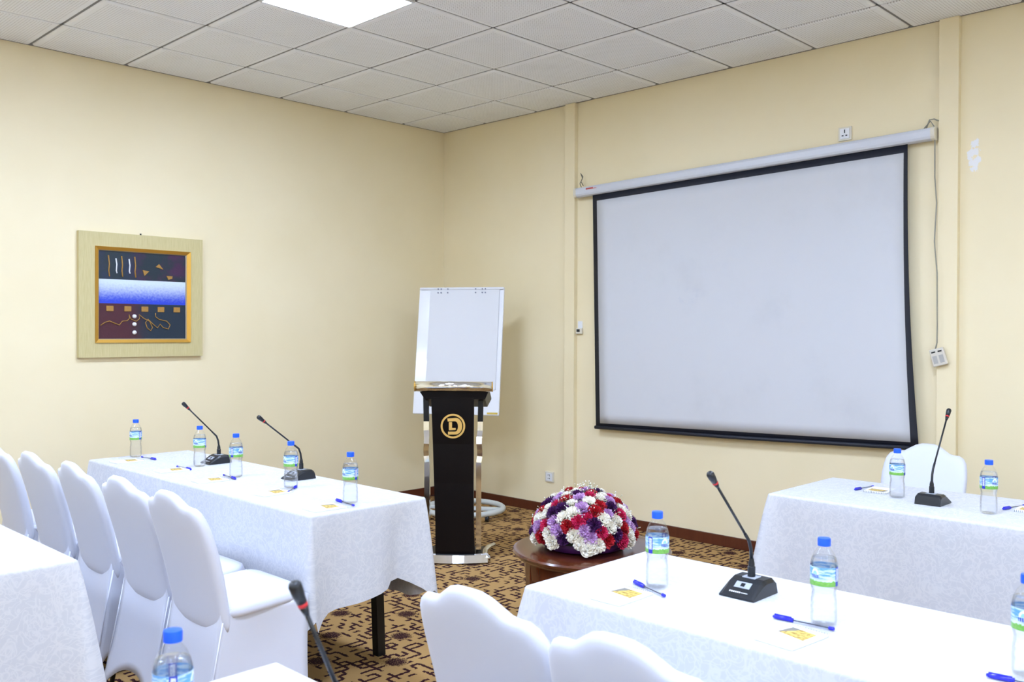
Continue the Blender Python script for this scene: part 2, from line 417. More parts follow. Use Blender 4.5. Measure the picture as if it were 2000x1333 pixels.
mesh('outer_frame', *mitred(0, pw, 0, ph, bx0, bx1, bz0, bz1, -.001, -.034, -.034), M_ff, pic)
mesh('gold_frame', *mitred(bx0 - .004, bx1 + .004, bz0 - .004, bz1 + .004, bx0 + .02, bx1 - .02, bz0 + .018, bz1 - .018, -.010, -.044, -.030), M_gold, pic)
mesh('inner_fillet', *mitred(bx0 + .019, bx1 - .019, bz0 + .017, bz1 - .017, bx0 + .025, bx1 - .025, bz0 + .023, bz1 - .023, -.010, -.027, -.022), plain('fillet_silver', lin(170, 160, 140), .4, .3), pic)
cx0, cx1, cz0, cz1 = bx0 + .024, bx1 - .024, bz0 + .022, bz1 - .022
t = NT('canvas_paint'); u, v, _ = t.sep(t.coord('UV')); uv = t.coord('UV')
n1 = t.noise(uv, 4, 4, .6); n2 = t.noise(uv, 40, 4, .7); n3 = t.noise(uv, 7, 2)
top = t.mix(t.smooth(n1, .42, .62), lin(22, 40, 52), t.mix(t.smooth(u, .3, .55), lin(24, 40, 66), lin(62, 28, 66)))
band = t.mix(t.smooth(t.math('ADD', v, t.math('MULTIPLY', t.math('SUBTRACT', n2, .5), .16)), .42, .66), lin(36, 66, 205), lin(208, 222, 236))
bot = t.mix(t.smooth(t.math('ADD', u, t.math('MULTIPLY', n3, .3)), .45, .75), lin(72, 26, 40), lin(20, 40, 58))
c = t.mix(t.math('GREATER_THAN', v, .677), t.mix(t.math('GREATER_THAN', v, .405), bot, band), top)
c = t.mix(t.math('MULTIPLY', t.math('GREATER_THAN', n2, .72), .4), c, lin(150, 170, 200)); t.col(c); t.rough(.5); t.bump(n2, .4, .004); M_canvas = t.m
mesh('canvas', [(cx0 - .004, -.016, cz0 - .004), (cx1 + .004, -.016, cz0 - .004), (cx1 + .004, -.016, cz1 + .004), (cx0 - .004, -.016, cz1 + .004)], [(0, 1, 2, 3)], M_canvas, pic, uvs=[(0, 0), (1, 0), (1, 1), (0, 1)])
cw, chh = cx1 - cx0, cz1 - cz0
A_ = lambda u, v, d=0: (cx0 + u * cw, -.018 - d, cz0 + v * chh)
M_cgold = plain('textured_gold', lin(170, 128, 62), .5, .2, var=.25, vs=90); M_cwhite = plain('white_bead', lin(232, 234, 240), .4)
for k, (u, wht) in enumerate(((.112, 0), (.194, 1), (.257, 0), (.34, 1), (.404, 0))):
    MB().tube([A_(u - .004, .95 - .03 * wht), A_(u + .006, .85), A_(u, .78), A_(u + .008, .71 + .04 * wht)], .0045, 6).build('stick', M_cwhite if wht else M_cgold, pic, True)
for tri in (((.49, .80), (.51, .735), (.565, .79)), ((.64, .845), (.68, .88), (.73, .82)), ((.77, .745), (.84, .745), (.835, .715), (.79, .70))):
    MB().prism([(A_(u, v)[0], A_(u, v)[2]) for u, v in tri], Matrix.Translation((0, -.022, 0)), .006).build('gold_chip', M_cgold, pic)
for u in (.123, .321, .515, .703, .893):
    x, _, z = A_(u, .345); MB().box(x - .024, x + .024, -.022, -.016, z - .018, z + .018, .002).build('gold_square', M_cgold, pic)
for v in (.26, .168, .073):
    b = bmesh.new(); bmesh.ops.create_uvsphere(b, u_segments=14, v_segments=8, radius=.0145); m = bpy.data.meshes.new('bead'); b.to_mesh(m); b.free(); m.materials.append(M_cwhite)
    for q in m.polygons: q.use_smooth = True
    o = bpy.data.objects.new('bead', m); link(o, pic); o.location = A_(.394, v, .004)
zz = [(310, 945), (345, 918), (385, 905), (430, 925), (468, 940), (495, 905), (535, 900), (556, 880), (552, 845), (568, 885), (615, 905), (645, 880), (640, 842), (680, 875), (735, 905), (760, 960), (745, 992), (712, 965), (697, 915), (720, 885), (760, 925), (805, 965), (830, 928), (855, 960), (905, 975), (922, 935), (890, 900), (820, 885), (788, 860), (788, 826)]
MB().tube([A_((x - 293) / 775, (1065 - y) / 790, .002) for x, y in zz], .0032, 6).build('string', M_cgold, pic, True)
MB().tube([(pw * .49, -.006, ph - .005), (pw * .49, -.004, ph + .012)], .006, 8).build('hanger', M_blackm, pic)

# ------------------------------------------------------------------ projection screen on the front wall
scr = empty('projection_screen', (X1 - .05, 4.585, 2.553), 0, 'wall mounted pull-down projection screen with black border and white case', 'projection screen')
scr.rotation_euler = (math.radians(-1.35), 0, 0)
SW = 2.655
cs = []
for k in range(12): q = 2 * PI * k / 12 + PI / 12; cs.append((.036 * math.copysign(abs(math.cos(q)) ** .6, math.cos(q)), .037 * math.copysign(abs(math.sin(q)) ** .6, math.sin(q))))
V = [(a, 0, b) for a, b in cs] + [(a, -SW, b) for a, b in cs]; n = 12
mesh('case', V, [(i, (i + 1) % n, n + (i + 1) % n, n + i) for i in range(n)] + [tuple(range(n - 1, -1, -1)), tuple(range(n, 2 * n))], M_alu, scr)
for y in (.0, -SW):
    s_ = 1 if y == 0 else -1
    V = [(a * 1.07, y, b * 1.07) for a, b in cs] + [(a * 1.07, y + s_ * .022, b * 1.07) for a, b in cs]
    mesh('end_cap', V, [(i, (i + 1) % n, n + (i + 1) % n, n + i) for i in range(n)] + [tuple(range(n - 1, -1, -1)), tuple(range(n, 2 * n))], M_ivory, scr)
def sheet(name, wa, wb, ha, hb, x, th, mat, curl=0, nx=24, nz=24):
    V = []; F = []
    for sd in (0, 1):
        for j in range(nz + 1):
            for i in range(nx + 1):
                a = i / nx; b = j / nz; y = -(wa + (wb - wa) * a); z = ha + (hb - ha) * b
                e = curl * a ** 6 * (b ** 2.2); bow = -.012 * math.sin(PI * b) * (a ** 8)
                V.append((x + sd * th - .006 * math.sin(a * PI) * b, y - e * .035 - bow, z + e * .004))
    N = (nx + 1) * (nz + 1)
    for j in range(nz):
        for i in range(nx):
            k = j * (nx + 1) + i; F.append((k, k + 1, k + nx + 2, k + nx + 1)); F.append((N + k, N + k + nx + 1, N + k + nx + 2, N + k + 1))
    for i in range(nx): F.append((i, N + i, N + i + 1, i + 1)); k = nz * (nx + 1) + i; F.append((k, k + 1, N + k + 1, N + k))
    for j in range(nz): k = j * (nx + 1); F.append((k, k + nx + 1, N + k + nx + 1, N + k)); k += nx; F.append((k, N + k, N + k + nx + 1, k + nx + 1))
    return mesh(name, V, F, mat, scr, True)
sheet('black_backing', .145, 2.515, -.03, -1.815, -.004, .003, M_navy, 1)
sheet('white_fabric', .186, 2.492, -.083, -1.783, -.0055, .0012, M_screen, .35)
MB().tube([(-.006, -.14, -1.815), (-.012, -1.3, -1.822), (-.006, -2.50, -1.815)], .013, 10).build('bottom_bar', M_navy, scr, True)
r_ = MB()
for k in range(9): r_.box(-.038, -.036, -(.105 + k * .012), -(.105 + k * .012 + (.009 if k < 6 else .005)), .008, .020 - (.006 if k > 5 else 0))
r_.build('red_lettering', plain('red_print', lin(200, 60, 45), .5), scr)
M_cord = plain('grey_cord', lin(150, 148, 135), .6)
MB().tube([(.0, -2.60, .03), (-.01, -2.648, .075), (-.012, -2.668, .04), (-.012, -2.672, -.05), (-.012, -2.668, -.25), (-.013, -2.676, -.4), (-.012, -2.66, -.62), (-.012, -2.672, -.8), (-.012, -2.668, -1.1), (-.012, -2.665, -1.2), (-.013, -2.655, -1.24)], .0035, 6).build('control_cord', M_cord, scr, True)
MB().tube([(-.005, -2.62, .03), (.0, -2.64, .085), (.0, -2.665, .085), (.0, -2.69, .07)], .004, 6).build('hanging_wire', M_cord, scr, True)
MB().tube([(.0, -.035, .03), (-.004, -.02, .07), (-.002, -.045, .11), (-.004, -.028, .15), (-.002, -.05, .12), (-.003, -.03, .085), (-.001, -.05, .05)], .0035, 6).build('hanging_wire', plain('dark_wire', lin(80, 78, 70), .6), scr, True)
M_box = plain('control_box_plastic', lin(214, 208, 196), .4)
cb = MB().box(-.018, .006, -.04, .04, -.1, 0, .005).build('control_box', M_box, scr); cb.location = (-.004, -2.66, -1.235); cb.rotation_euler = (math.radians(-14), 0, 0)
for by in (-.018, .018): MB().box(-.0205, -.018, by - .011, by + .011, -.022, -.014, .001).build('button', M_blackm, cb)
for by in (-.018, .018): MB().box(-.0195, -.018, by - .012, by + .012, -.085, -.04, .001).build('sticker', plain('sticker_grey', lin(178, 176, 172), .6), cb)

# sockets, hook
def socket(y0, y1, z0, z1, label, pins):
    s = empty('wall_socket', (X1, (y0 + y1) / 2, (z0 + z1) / 2), 0, label, 'socket'); a = (y1 - y0) / 2; b = (z1 - z0) / 2
    MB().box(-.012, 0, -a, a, -b, b, .003).build('back_plate', M_ivory, s); MB().box(-.016, -.012, -a * .72, a * .72, -b * .75, b * .75, .0015).build('face_plate', M_white, s)
    for py, pz, hy, hz in pins: MB().box(-.0168, -.0158, py - hy, py + hy, pz - hz, pz + hz).build('pin_hole', M_blackm, s)
socket(2.426, 2.510, 2.662, 2.746, 'square white power socket above the projection screen case', [(0, .014, .0035, .011), (-.012, -.012, .006, .0035), (.012, -.012, .006, .0035)])
socket(4.868, 4.958, .254, .338, 'square white power socket low on the cream wall near the baseboard', [(-.008, .016, .003, .004), (.008, .016, .003, .004), (-.008, -.012, .003, .004), (.008, -.012, .003, .004), (-.01, .003, .004, .002)])
hk = empty('remote_holder', (X1 - .022, 4.606, 1.50), 0, 'small white wall clip beside the cream pilaster left of the screen', 'wall clip')
MB().box(-.006, 0, -.022, .022, -.01, .055, .002).build('plate', M_white, hk); MB().box(-.024, -.006, -.03, .03, -.045, .0, .004).build('cup', M_ivory, hk); MB().box(-.0245, -.0235, -.012, .02, -.03, -.008).build('slot', M_black, hk)
hk.location.y = 4.600; hk.location.x = X1

# ------------------------------------------------------------------ flip chart easel
fa = math.radians(32)
fc = empty('flip_chart_easel', (4.93, 5.33, 0), fa - PI / 2, 'white flip chart board with paper pad on a round wheeled stand', 'flip chart')   # local +y = away from camera
ring = [(.31 * math.cos(q), .31 * math.sin(q), .062) for q in [2 * PI * k / 40 for k in range(41)]]
MB().tube(ring, .022, 10, False).build('base_ring', M_greytube, fc, True)
MB().box(-.3, .3, -.03, .03, .05, .075, .005).build('base_bar', M_greytube, fc)
for q in (40, 140, 220, 320):
    x, y = .31 * math.cos(math.radians(q)), .31 * math.sin(math.radians(q))
    MB().tube([(x - .012, y, .025), (x + .012, y, .025)], .025, 14).build('caster', M_blackm, fc)
MB().tube([(0, 0, .07), (0, .0, 1.25)], .02, 12).build('column', M_greytube, fc, True)
bd = empty('board', (-.035, -.05, 1.32)); bd.parent = fc; bd.rotation_euler = (math.radians(-10), 0, 0)
MB().box(-.35, .35, -.012, .012, -.51, .51, .006).build('panel', M_whiteb, bd)
MB().box(-.255, .315, -.020, -.0125, -.31, .505, .001).build('paper_pad', M_flip, bd)
MB().box(-.345, .345, -.024, -.012, .49, .508, .003).build('clamp_bar', M_flip, bd)
for row, z in ((0, .494), (1, .465)):
    for x in (-.19, -.165, -.11, .12, .175, .2):
        MB().tube([(x, -.0265, z), (x, -.02, z)], .006, 10).build('hole_ring', plain('ring_grey', lin(120, 124, 140), .4) if (row, x) == (0, -.19) else bpy.data.materials['ring_grey'], bd)
MB().box(.255, .34, -.0135, -.012, -.502, -.487).build('yellow_label', plain('yellow_tag', lin(205, 175, 70), .5), bd)

# ------------------------------------------------------------------ lectern
la = math.radians(43)
lc = empty('lectern', (3.896, 4.312, 0), la - PI / 2, 'dark wood lectern with chrome side posts and round gold emblem', 'lectern')     # local -y faces the camera
V = []; pz = [0.03, .25, .5, .75, 1.048]
prof = [(.126, .0, .012), (.122, .01, .006), (.126, .02, .0), (.130, .02, -.004), (.136, .0, -.008)]
for (hw, y, xs_), z in zip(prof, pz):
    for x, yy in ((-hw, y), (hw, y), (hw, y + .05), (-hw, y + .05)): V.append((x + xs_, yy - .02, z))
F = [(3, 2, 1, 0), (16, 17, 18, 19)]
for i in range(4):
    for k in range(4): F.append((i * 4 + k, i * 4 + (k + 1) % 4, i * 4 + 4 + (k + 1) % 4, i * 4 + 4 + k))
mesh('front_panel', V, F, M_lect, lc)
em = empty('emblem', (-.004, -.0215, .868)); em.parent = lc
def ringprism(r0, r1, n=48):
    V = []; F = []
    for k in range(n):
        q = 2 * PI * k / n
        for r, y in ((r0, 0), (r1, 0), (r1, -.004), (r0, -.004)): V.append((r * math.cos(q), y, r * math.sin(q)))
    for k in range(n):
        a = k * 4; b = ((k + 1) % n) * 4
        for j in range(4): F.append((a + j, a + (j + 1) % 4, b + (j + 1) % 4, b + j))
    return V, F
mesh('emblem_ring', *ringprism(.066, .078), M_goldl, em)
s = .078 / 350.
P = lambda x, y: ((x - 660) * s, (630 - y) * s)
arc_o = [P(740 + 185 * math.cos(q), 632 - 236 * math.sin(q)) for q in [PI / 2 - PI * k / 16 for k in range(17)]]
arc_i = [P(715 + 90 * math.cos(q), 640 - 150 * math.sin(q)) for q in [-PI / 2 + PI * k / 16 for k in range(17)]]
outer = [P(500, 415)] + arc_o + [P(520, 875)]; inner = [P(510, 500)] + arc_i[::-1] + [P(520, 790)]
V = [(x, y, z) for (x, z), (x2, z2) in zip(outer, inner) for (x, y, z) in ((x, 0, z), (x, -.004, z), (x2, -.004, z2), (x2, 0, z2))]; n = len(outer)
mesh('letter_d', V, [(k * 4 + j, k * 4 + (j + 1) % 4, k * 4 + 4 + (j + 1) % 4, k * 4 + 4 + j) for k in range(n - 1) for j in range(4)] + [(3, 2, 1, 0), (n * 4 - 4, n * 4 - 3, n * 4 - 2, n * 4 - 1)], M_goldl, em)
MB().prism([P(x, y) for x, y in ((545, 515), (545, 750), (740, 740), (740, 685), (635, 685), (635, 515))], Matrix.Translation((0, -.004, 0)), .004).build('letter_l', M_goldl, em)
for sx in (-1, 1):
    x = .178 * sx - .008
    MB().tube([(x, .06, 1.08), (x - .004 * sx, .06, .89)], .024, 4, True, PI / 4).build('post_top', M_blackm, lc)
    MB().tube([(x - .004 * sx, .06, .89), (x - .005 * sx, .056, .83), (x - .009 * sx, .04, .79), (x - .010 * sx, .028, .75), (x - .006 * sx, .038, .71), (x - .007 * sx, .046, .67), (x - .013 * sx, .04, .63), (x - .013 * sx, .04, .58), (x - .012 * sx, .04, .04)], .024, 4, True, PI / 4).build('chrome_post', M_chrome, lc)
MB().box(-.20, .20, -.02, .02, .0, .0).v
V = []; F = []
for k in range(13):
    a = -1 + 2 * k / 12; x = .222 * a; y = -.05 - .03 * (1 - a * a)
    V += [(x, y - .008, .008), (x, y + .03, .008), (x, y + .03, .058), (x, y + .012, .054)]
for k in range(12):
    for j in range(4): F.append((k * 4 + j, k * 4 + (j + 1) % 4, k * 4 + 4 + (j + 1) % 4, k * 4 + 4 + j))
F += [(3, 2, 1, 0), (48, 49, 50, 51)]
mesh('base_front_bar', V, F, M_chrome, lc)
for sx in (-1, 1):
    pts = [(sx * .222, -.045, .03), (sx * .2, .05, .03), (sx * .194, .15, .03), (sx * .206, .25, .03), (sx * .245, .32, .03)]
    MB().tube(pts, .02, 8).build('base_side_bar', M_chrome, lc, True)
MB().box(-.19, .19, -.03, .3, .012, .028, .003).build('base_plate', M_lect, lc)
tp = empty('reading_top', (0, .06, 1.098)); tp.parent = lc; tp.rotation_euler = (math.radians(-14), 0, 0)
MB().tube([(-.245, -.09, .0), (.245, -.09, .0)], .033, 16).build('chrome_lip', M_chrome, tp, True)
for sx in (-1, 1): MB().tube([(sx * .2445, -.09, 0), (sx * .2485, -.09, 0)], .0334, 16).build('gold_end_ring', M_gold, tp, True)
V = [(-.225, -.08, -.02), (.225, -.08, -.02), (.225, .26, -.02), (-.225, .26, -.02), (-.185, -.06, -.075), (.2, -.06, -.075), (.2, .24, -.075), (-.185, .24, -.075)]
mesh('desk_tray', V, [(0, 1, 2, 3), (7, 6, 5, 4), (0, 4, 5, 1), (1, 5, 6, 2), (2, 6, 7, 3), (3, 7, 4, 0)], M_lect, tp)
MB().box(-.225, .225, -.08, .26, -.02, -.006, .003).build('desk_board', M_black, tp)

# ------------------------------------------------------------------ coffee table and flowers
ct = empty('coffee_table', (3.31, 2.70, 0), .3, 'round dark mahogany coffee table under the flower dome', 'coffee table')
tz = .46
MB().lathe([(.30, tz - .045), (.345, tz - .04), (.352, tz - .028), (.366, tz - .022), (.372, tz - .010), (.366, tz - .002), (.355, tz), (.25, tz), (.01, tz)], 56).build('top', M_ctab, ct, True); sharp(ct.children[0], 40)
sharp(MB().lathe([(.30, tz - .125), (.312, tz - .125), (.316, tz - .05), (.30, tz - .045)], 56, cap=False).build('apron', M_ctab, ct), 40)
for k in range(4):
    q = math.radians(45 + 90 * k); a = Vector((math.cos(q), math.sin(q), 0)); b = Vector((-a.y, a.x, 0)); V = []
    for r, hw, z in ((.285, .03, tz - .05), (.29, .027, tz - .2), (.31, .018, 0)):
        c0 = a * r + Vector((0, 0, z)); V += [c0 - a * hw - b * hw, c0 + a * hw - b * hw, c0 + a * hw + b * hw, c0 - a * hw + b * hw]
    mesh('leg', V, [(3, 2, 1, 0), (8, 9, 10, 11)] + [(i * 4 + k2, i * 4 + (k2 + 1) % 4, i * 4 + 4 + (k2 + 1) % 4, i * 4 + 4 + k2) for i in range(2) for k2 in range(4)], M_ctab, ct)
fw = empty('flower_arrangement', (3.283, 2.728, tz), 0, 'dome of red, white, purple and lilac carnations on the round wooden table', 'flowers')
M_pot = plain('purple_wrap', lin(70, 18, 84), .5)
M_leaf = plain('dark_foliage', lin(34, 52, 30), .7, var=.4, vs=40)
MB().lathe([(.14, 0), (.185, .01), (.19, .05), (.17, .06)], 32).build('bowl', M_pot, fw, True)
sharp(MB().lathe([(.18, .03), (.2, .06), (.205, .11), (.185, .17), (.14, .225), (.07, .255), (.01, .262)], 32).build('foliage_core', M_leaf, fw, True), 80)
def petal_mat(name, a, b):
    t = NT(name); n = t.noise(t.coord(), 55, 3, .6); t.col(t.mix(t.smooth(n, .35, .65), a, b)); t.rough(.65); return t.m
FM = {'w': petal_mat('carnation_white', lin(250, 248, 240), lin(236, 226, 204)), 'r': petal_mat('carnation_red', lin(196, 14, 34), lin(150, 6, 24)),
      'l': petal_mat('carnation_lilac', lin(218, 184, 222), lin(176, 124, 188)), 'p': petal_mat('carnation_purple', lin(82, 22, 96), lin(48, 10, 62)), 'k': petal_mat('carnation_pink', lin(214, 40, 96), lin(180, 20, 70))}
fmesh = {}
def carnation(seed):
    rr = random.Random(seed); V = []; F = []
    n = 26
    for (r0, z0, r1, z1, am) in ((.008, -.01, .043, .002, .008), (.007, -.004, .038, .013, .009), (.006, .0, .030, .022, .009), (.004, .004, .020, .028, .008), (.002, .008, .010, .032, .005)):
        b = len(V); ph = rr.uniform(0, 6)
        for k in range(n):
            q = 2 * PI * k / n; V.append((r0 * math.cos(q), r0 * math.sin(q), z0))
        for k in range(n):
            q = 2 * PI * k / n + ph; rm = (r0 + r1) * .55; z = z0 + (z1 - z0) * .45; V.append((rm * math.cos(q - ph), rm * math.sin(q - ph), z + am * .3 * math.sin(5 * q)))
        for k in range(n):
            q = 2 * PI * k / n; rk = r1 * (1 + .10 * math.sin(4 * q + ph) + rr.uniform(-.1, .1)); V.append((rk * math.cos(q), rk * math.sin(q), z1 + (am if k % 2 else -am) * rr.uniform(.25, .6)))
        for j in (0, 1):
            for k in range(n): F.append((b + j * n + k, b + j * n + (k + 1) % n, b + (j + 1) * n + (k + 1) % n, b + (j + 1) * n + k))
    return V, F
for c_ in FM:
    for sd in range(3):
        V, F = carnation(sd * 7 + ord(c_)); m = bpy.data.meshes.new('carnation'); m.from_pydata(V, [], F); m.materials.append(FM[c_]); fmesh[c_, sd] = m
placed = []; NF = 135; seq = 'wrlpwkwlrpwwlrwpwlwr'
for i in range(NF):
    zz_ = 1 - (i + .5) / NF * 1.0; q = i * 2.39996; rr_ = math.sqrt(1 - zz_ * zz_)
    nrm = Vector((rr_ * math.cos(q), rr_ * math.sin(q), zz_)); pos = Vector((nrm.x * .228, nrm.y * .228, .053 + nrm.z * .20))
    nn = Vector((nrm.x, nrm.y, nrm.z * 1.0 + .05)).normalized()
    near = [b for a, b in placed if (a - pos).length < .11]
    c_ = min(random.sample('wwwwwwrrrlllppk', 6), key=lambda q_: near.count(q_) * (.55 if q_ == 'w' else 1.4)); placed.append((pos, c_))
    o = bpy.data.objects.new('carnation', fmesh[c_, i % 3]); link(o, fw); o.location = pos + nn * random.uniform(-.004, .008)
    o.rotation_mode = 'QUATERNION'; o.rotation_quaternion = nn.to_track_quat('Z', 'Y') @ Vector((0, 0, 1)).rotation_difference(Vector((random.uniform(-.2, .2), random.uniform(-.2, .2), 1)))
    s_ = random.uniform(.74, .94); o.scale = (s_, s_, s_)
o = bpy.data.objects.new('carnation', fmesh['w', 1]); link(o, fw); o.location = (-.165, -.165, .05); o.rotation_euler = Vector((-.62, -.58, .5)).to_track_quat('Z', 'Y').to_euler(); o.scale = (.95, .95, .95)
gb = MB(); st_ = MB(); rr = random.Random(3)
for k in range(34):
    zz_ = rr.uniform(0, 1) ** .7; q = rr.uniform(0, 2 * PI); r0 = math.sqrt(max(0, 1 - zz_ * zz_)); nrm = Vector((r0 * math.cos(q), r0 * math.sin(q), zz_))
    b0 = Vector((nrm.x * .235, nrm.y * .235, .045 + nrm.z * .228))
    for j in range(6):
        p = b0 + Vector((rr.uniform(-.022, .022), rr.uniform(-.022, .022), rr.uniform(-.015, .02))) + nrm * rr.uniform(0, .018); rad = rr.uniform(.0028, .0045)
        gb.add([p + Vector(v) * rad for v in ((1, 0, 0), (-1, 0, 0), (0, 1, 0), (0, -1, 0), (0, 0, 1), (0, 0, -1))], [(0, 2, 4), (2, 1, 4), (1, 3, 4), (3, 0, 4), (2, 0, 5), (1, 2, 5), (3, 1, 5), (0, 3, 5)])
        st_.tube([b0 - nrm * .03, p], .0007, 3, False)
for p0 in ((.0, .02, .27), (.03, -.02, .27)):
    for j in range(5): p = Vector(p0) + Vector((rr.uniform(-.02, .02), rr.uniform(-.02, .02), rr.uniform(.01, .05))); st_.tube([p0, p], .0007, 3, False); gb.add([p + Vector(v) * .0035 for v in ((1, 0, 0), (-1, 0, 0), (0, 1, 0), (0, -1, 0), (0, 0, 1), (0, 0, -1))], [(0, 2, 4), (2, 1, 4), (1, 3, 4), (3, 0, 4), (2, 0, 5), (1, 2, 5), (3, 1, 5), (0, 3, 5)])
gb.build('babys_breath', plain('tiny_white_bloom', lin(240, 240, 232), .7), fw)['kind'] = 'stuff'
st_.build('babys_breath_stems', plain('pale_stem', lin(150, 165, 120), .7), fw)['kind'] = 'stuff'

# ------------------------------------------------------------------ tables with cloths
TT = .75
def table_and_cloth(x0, x1, y0, y1, drops, lab_t, lab_c, seed, leg_splay=0, FL=.085, hem=None):
    """drops = hem drop for sides (-x, +x, -y, +y)"""
    t_ = empty('banquet_table', ((x0 + x1) / 2, (y0 + y1) / 2, 0), 0, lab_t, 'table', 'folding tables under white cloths')
    a, b = (x1 - x0) / 2 - .008, (y1 - y0) / 2 - .008
    MB().box(-a, a, -b, b, TT - .03, TT - .002, .004).build('tabletop', M_blackm, t_)
    for sx in (-1, 1):
        for sy in (-1, 1):
            yy = sy * (b - .30)
            ins = .04 if (leg_splay and sx > 0) else .08; spl = leg_splay if sx > 0 else 0
            MB().tube([(sx * (a - ins), yy, TT - .03), (sx * (a - ins) + sx * spl, yy, .0)], .029, 4, True, PI / 4).build('leg', M_blackm, t_)
    rr = random.Random(seed); R0 = .012; zt = TT + .004
    # perimeter: list of (pos, normal, u, side weights)
    per = []; segs = [((x0, y1), (x0, y0), (-1, 0), 0), ((x0, y0), (x1, y0), (0, -1), 2), ((x1, y0), (x1, y1), (1, 0), 1), ((x1, y1), (x0, y1), (0, 1), 3)]
    u = 0
    for k, (p, q, nrm, sd) in enumerate(segs):
        L = math.dist(p, q); n = max(14, int(L / .045)); nx = segs[(k + 1) % 4]
        for i in range(n + 1):
            f_ = (R0 + (L - 2 * R0) * i / n) / L; per.append((Vector((p[0] + (q[0] - p[0]) * f_, p[1] + (q[1] - p[1]) * f_, 0)), Vector((*nrm, 0)), u + L * f_, sd, f_ * L, L))
        u += L
        for j in range(1, 6):
            q_ = j / 6 * PI / 2; n1 = Vector((*nrm, 0)); n2 = Vector((*nx[2], 0)); nn = (n1 * math.cos(q_) + n2 * math.sin(q_)).normalized()
            cc = Vector((q[0], q[1], 0)) - (n1 + n2) * R0 + nn * R0; per.append((cc, nn, u + .004 * j, (sd, nx[3], j / 6), 0, 0))
    ph = [rr.uniform(0, 6) for _ in range(4)]
    NV = 16; V = []; UV = []; F = []
    for (p, nrm, uu, sd, sl, L) in per:
        corner = isinstance(sd, tuple)
        if corner: D = drops[sd[0]] * (1 - sd[2]) + drops[sd[1]] * sd[2]; dc = 0
        else:
            D = drops[sd]; dc = min(sl, L - sl)
            other = drops[{0: 3, 2: 0, 1: 2, 3: 1}[sd]] if sl < L - sl else drops[{0: 2, 2: 1, 1: 3, 3: 0}[sd]]
            e = math.exp(-(dc / .05) ** 2) * .5; D = D * (1 - e) + other * e
        flare = FL * math.exp(-(dc / .045) ** 2) - .016 * math.exp(-((dc - .13) / .06) ** 2)
        if corner: flare = FL + .35 * FL * math.sin(PI * sd[2])
        sdi = sd if not corner else sd[0]
        wv = 0 if corner else (.010 * math.sin(sl * 9 + ph[sdi]) + .007 * math.sin(sl * 21 + ph[sdi] * 2)) * min(1, dc / .15)
        D2 = D + (0 if corner else .012 * math.sin(sl * 6.5 + ph[sdi]))
        if hem and sdi == 2 and not corner:
            f_ = sl / L; D2 = D + hem(f_); wv += -.035 * math.exp(-((f_ - .74) / .07) ** 2) + .02 * math.exp(-((f_ - .9) / .06) ** 2)
        for j in range(NV + 1):
            if j < 4:                                   # rounded table edge
                q = j / 4 * PI / 2; off = -R0 + R0 * math.sin(q); z = zt - R0 + R0 * math.cos(q); tt = 0
            else:
                tt = (j - 4) / (NV - 4); off = (.006 + wv) * tt + flare * tt ** .85; z = zt - R0 - (D2 - R0) * tt
            pp = p + nrm * off; V.append((pp.x, pp.y, z)); UV.append((uu, -(zt - z)))
    n = len(per); st = NV + 1
    for i in range(n):
        for j in range(NV): F.append((i * st + j, i * st + j + 1, ((i + 1) % n) * st + j + 1, ((i + 1) % n) * st + j))
    side = mesh('tmp', V, F)
    # top grid: fan of rows between the rounded edges
    b0 = len(V); nx_, ny_ = 10, 30
    for j in range(ny_ + 1):
        for i in range(nx_ + 1): V.append((x0 + R0 + (x1 - x0 - 2 * R0) * i / nx_, y0 + R0 + (y1 - y0 - 2 * R0) * j / ny_, zt)); UV.append((V[-1][0], V[-1][1]))
    for j in range(ny_):
        for i in range(nx_): k = b0 + j * (nx_ + 1) + i; F.append((k, k + 1, k + nx_ + 2, k + nx_ + 1))
    bpy.data.objects.remove(side)
    o = mesh('tablecloth', V, F, M_cloth, None, True, UV)
    bm = bmesh.new(); bm.from_mesh(o.data); bmesh.ops.remove_doubles(bm, verts=bm.verts[:], dist=.0002); bmesh.ops.recalc_face_normals(bm, faces=bm.faces[:]); bm.to_mesh(o.data); bm.free()
    tag(o, lab_c, 'tablecloth', 'white damask tablecloths')
    return t_, o
table_and_cloth(1.962, 2.548, 2.992, 5.18, (.47, .45, .385, .42), 'folding table with black legs beside five white covered chairs', 'white damask tablecloth over the long table by the painting, black leg under its hem', 1, .03, .035, lambda f_: .022 - .075 * f_ - .022 * math.exp(-((f_ - .74) / .08) ** 2) + .05 * max(0, f_ - .8) / .2)
table_and_cloth(3.685, 4.335, -.25, 2.006, (.6, .6, .6, .6), 'folding table standing below the projection screen under white cloth', 'white damask tablecloth on the head table below the projection screen', 2)
table_and_cloth(1.85, 2.443, -.45, 1.757, (.6, .6, .6, .6), 'folding table hidden under white cloth beside the round wooden table', 'white tablecloth on the table beside the flowers, holding a microphone and notepads', 3)
table_and_cloth(.49, 1.085, 2.93, 5.1, (.6, .6, .6, .6), 'folding table under white cloth behind the row of five chairs', 'white damask tablecloth on the empty-topped table behind the row of five chairs', 4)
table_and_cloth(.46, 1.052, -.5, 1.73, (.6, .6, .6, .6), 'folding table under white cloth behind the two chairs at the flower side', 'white tablecloth on the table behind two chairs, its corner by a microphone', 5)

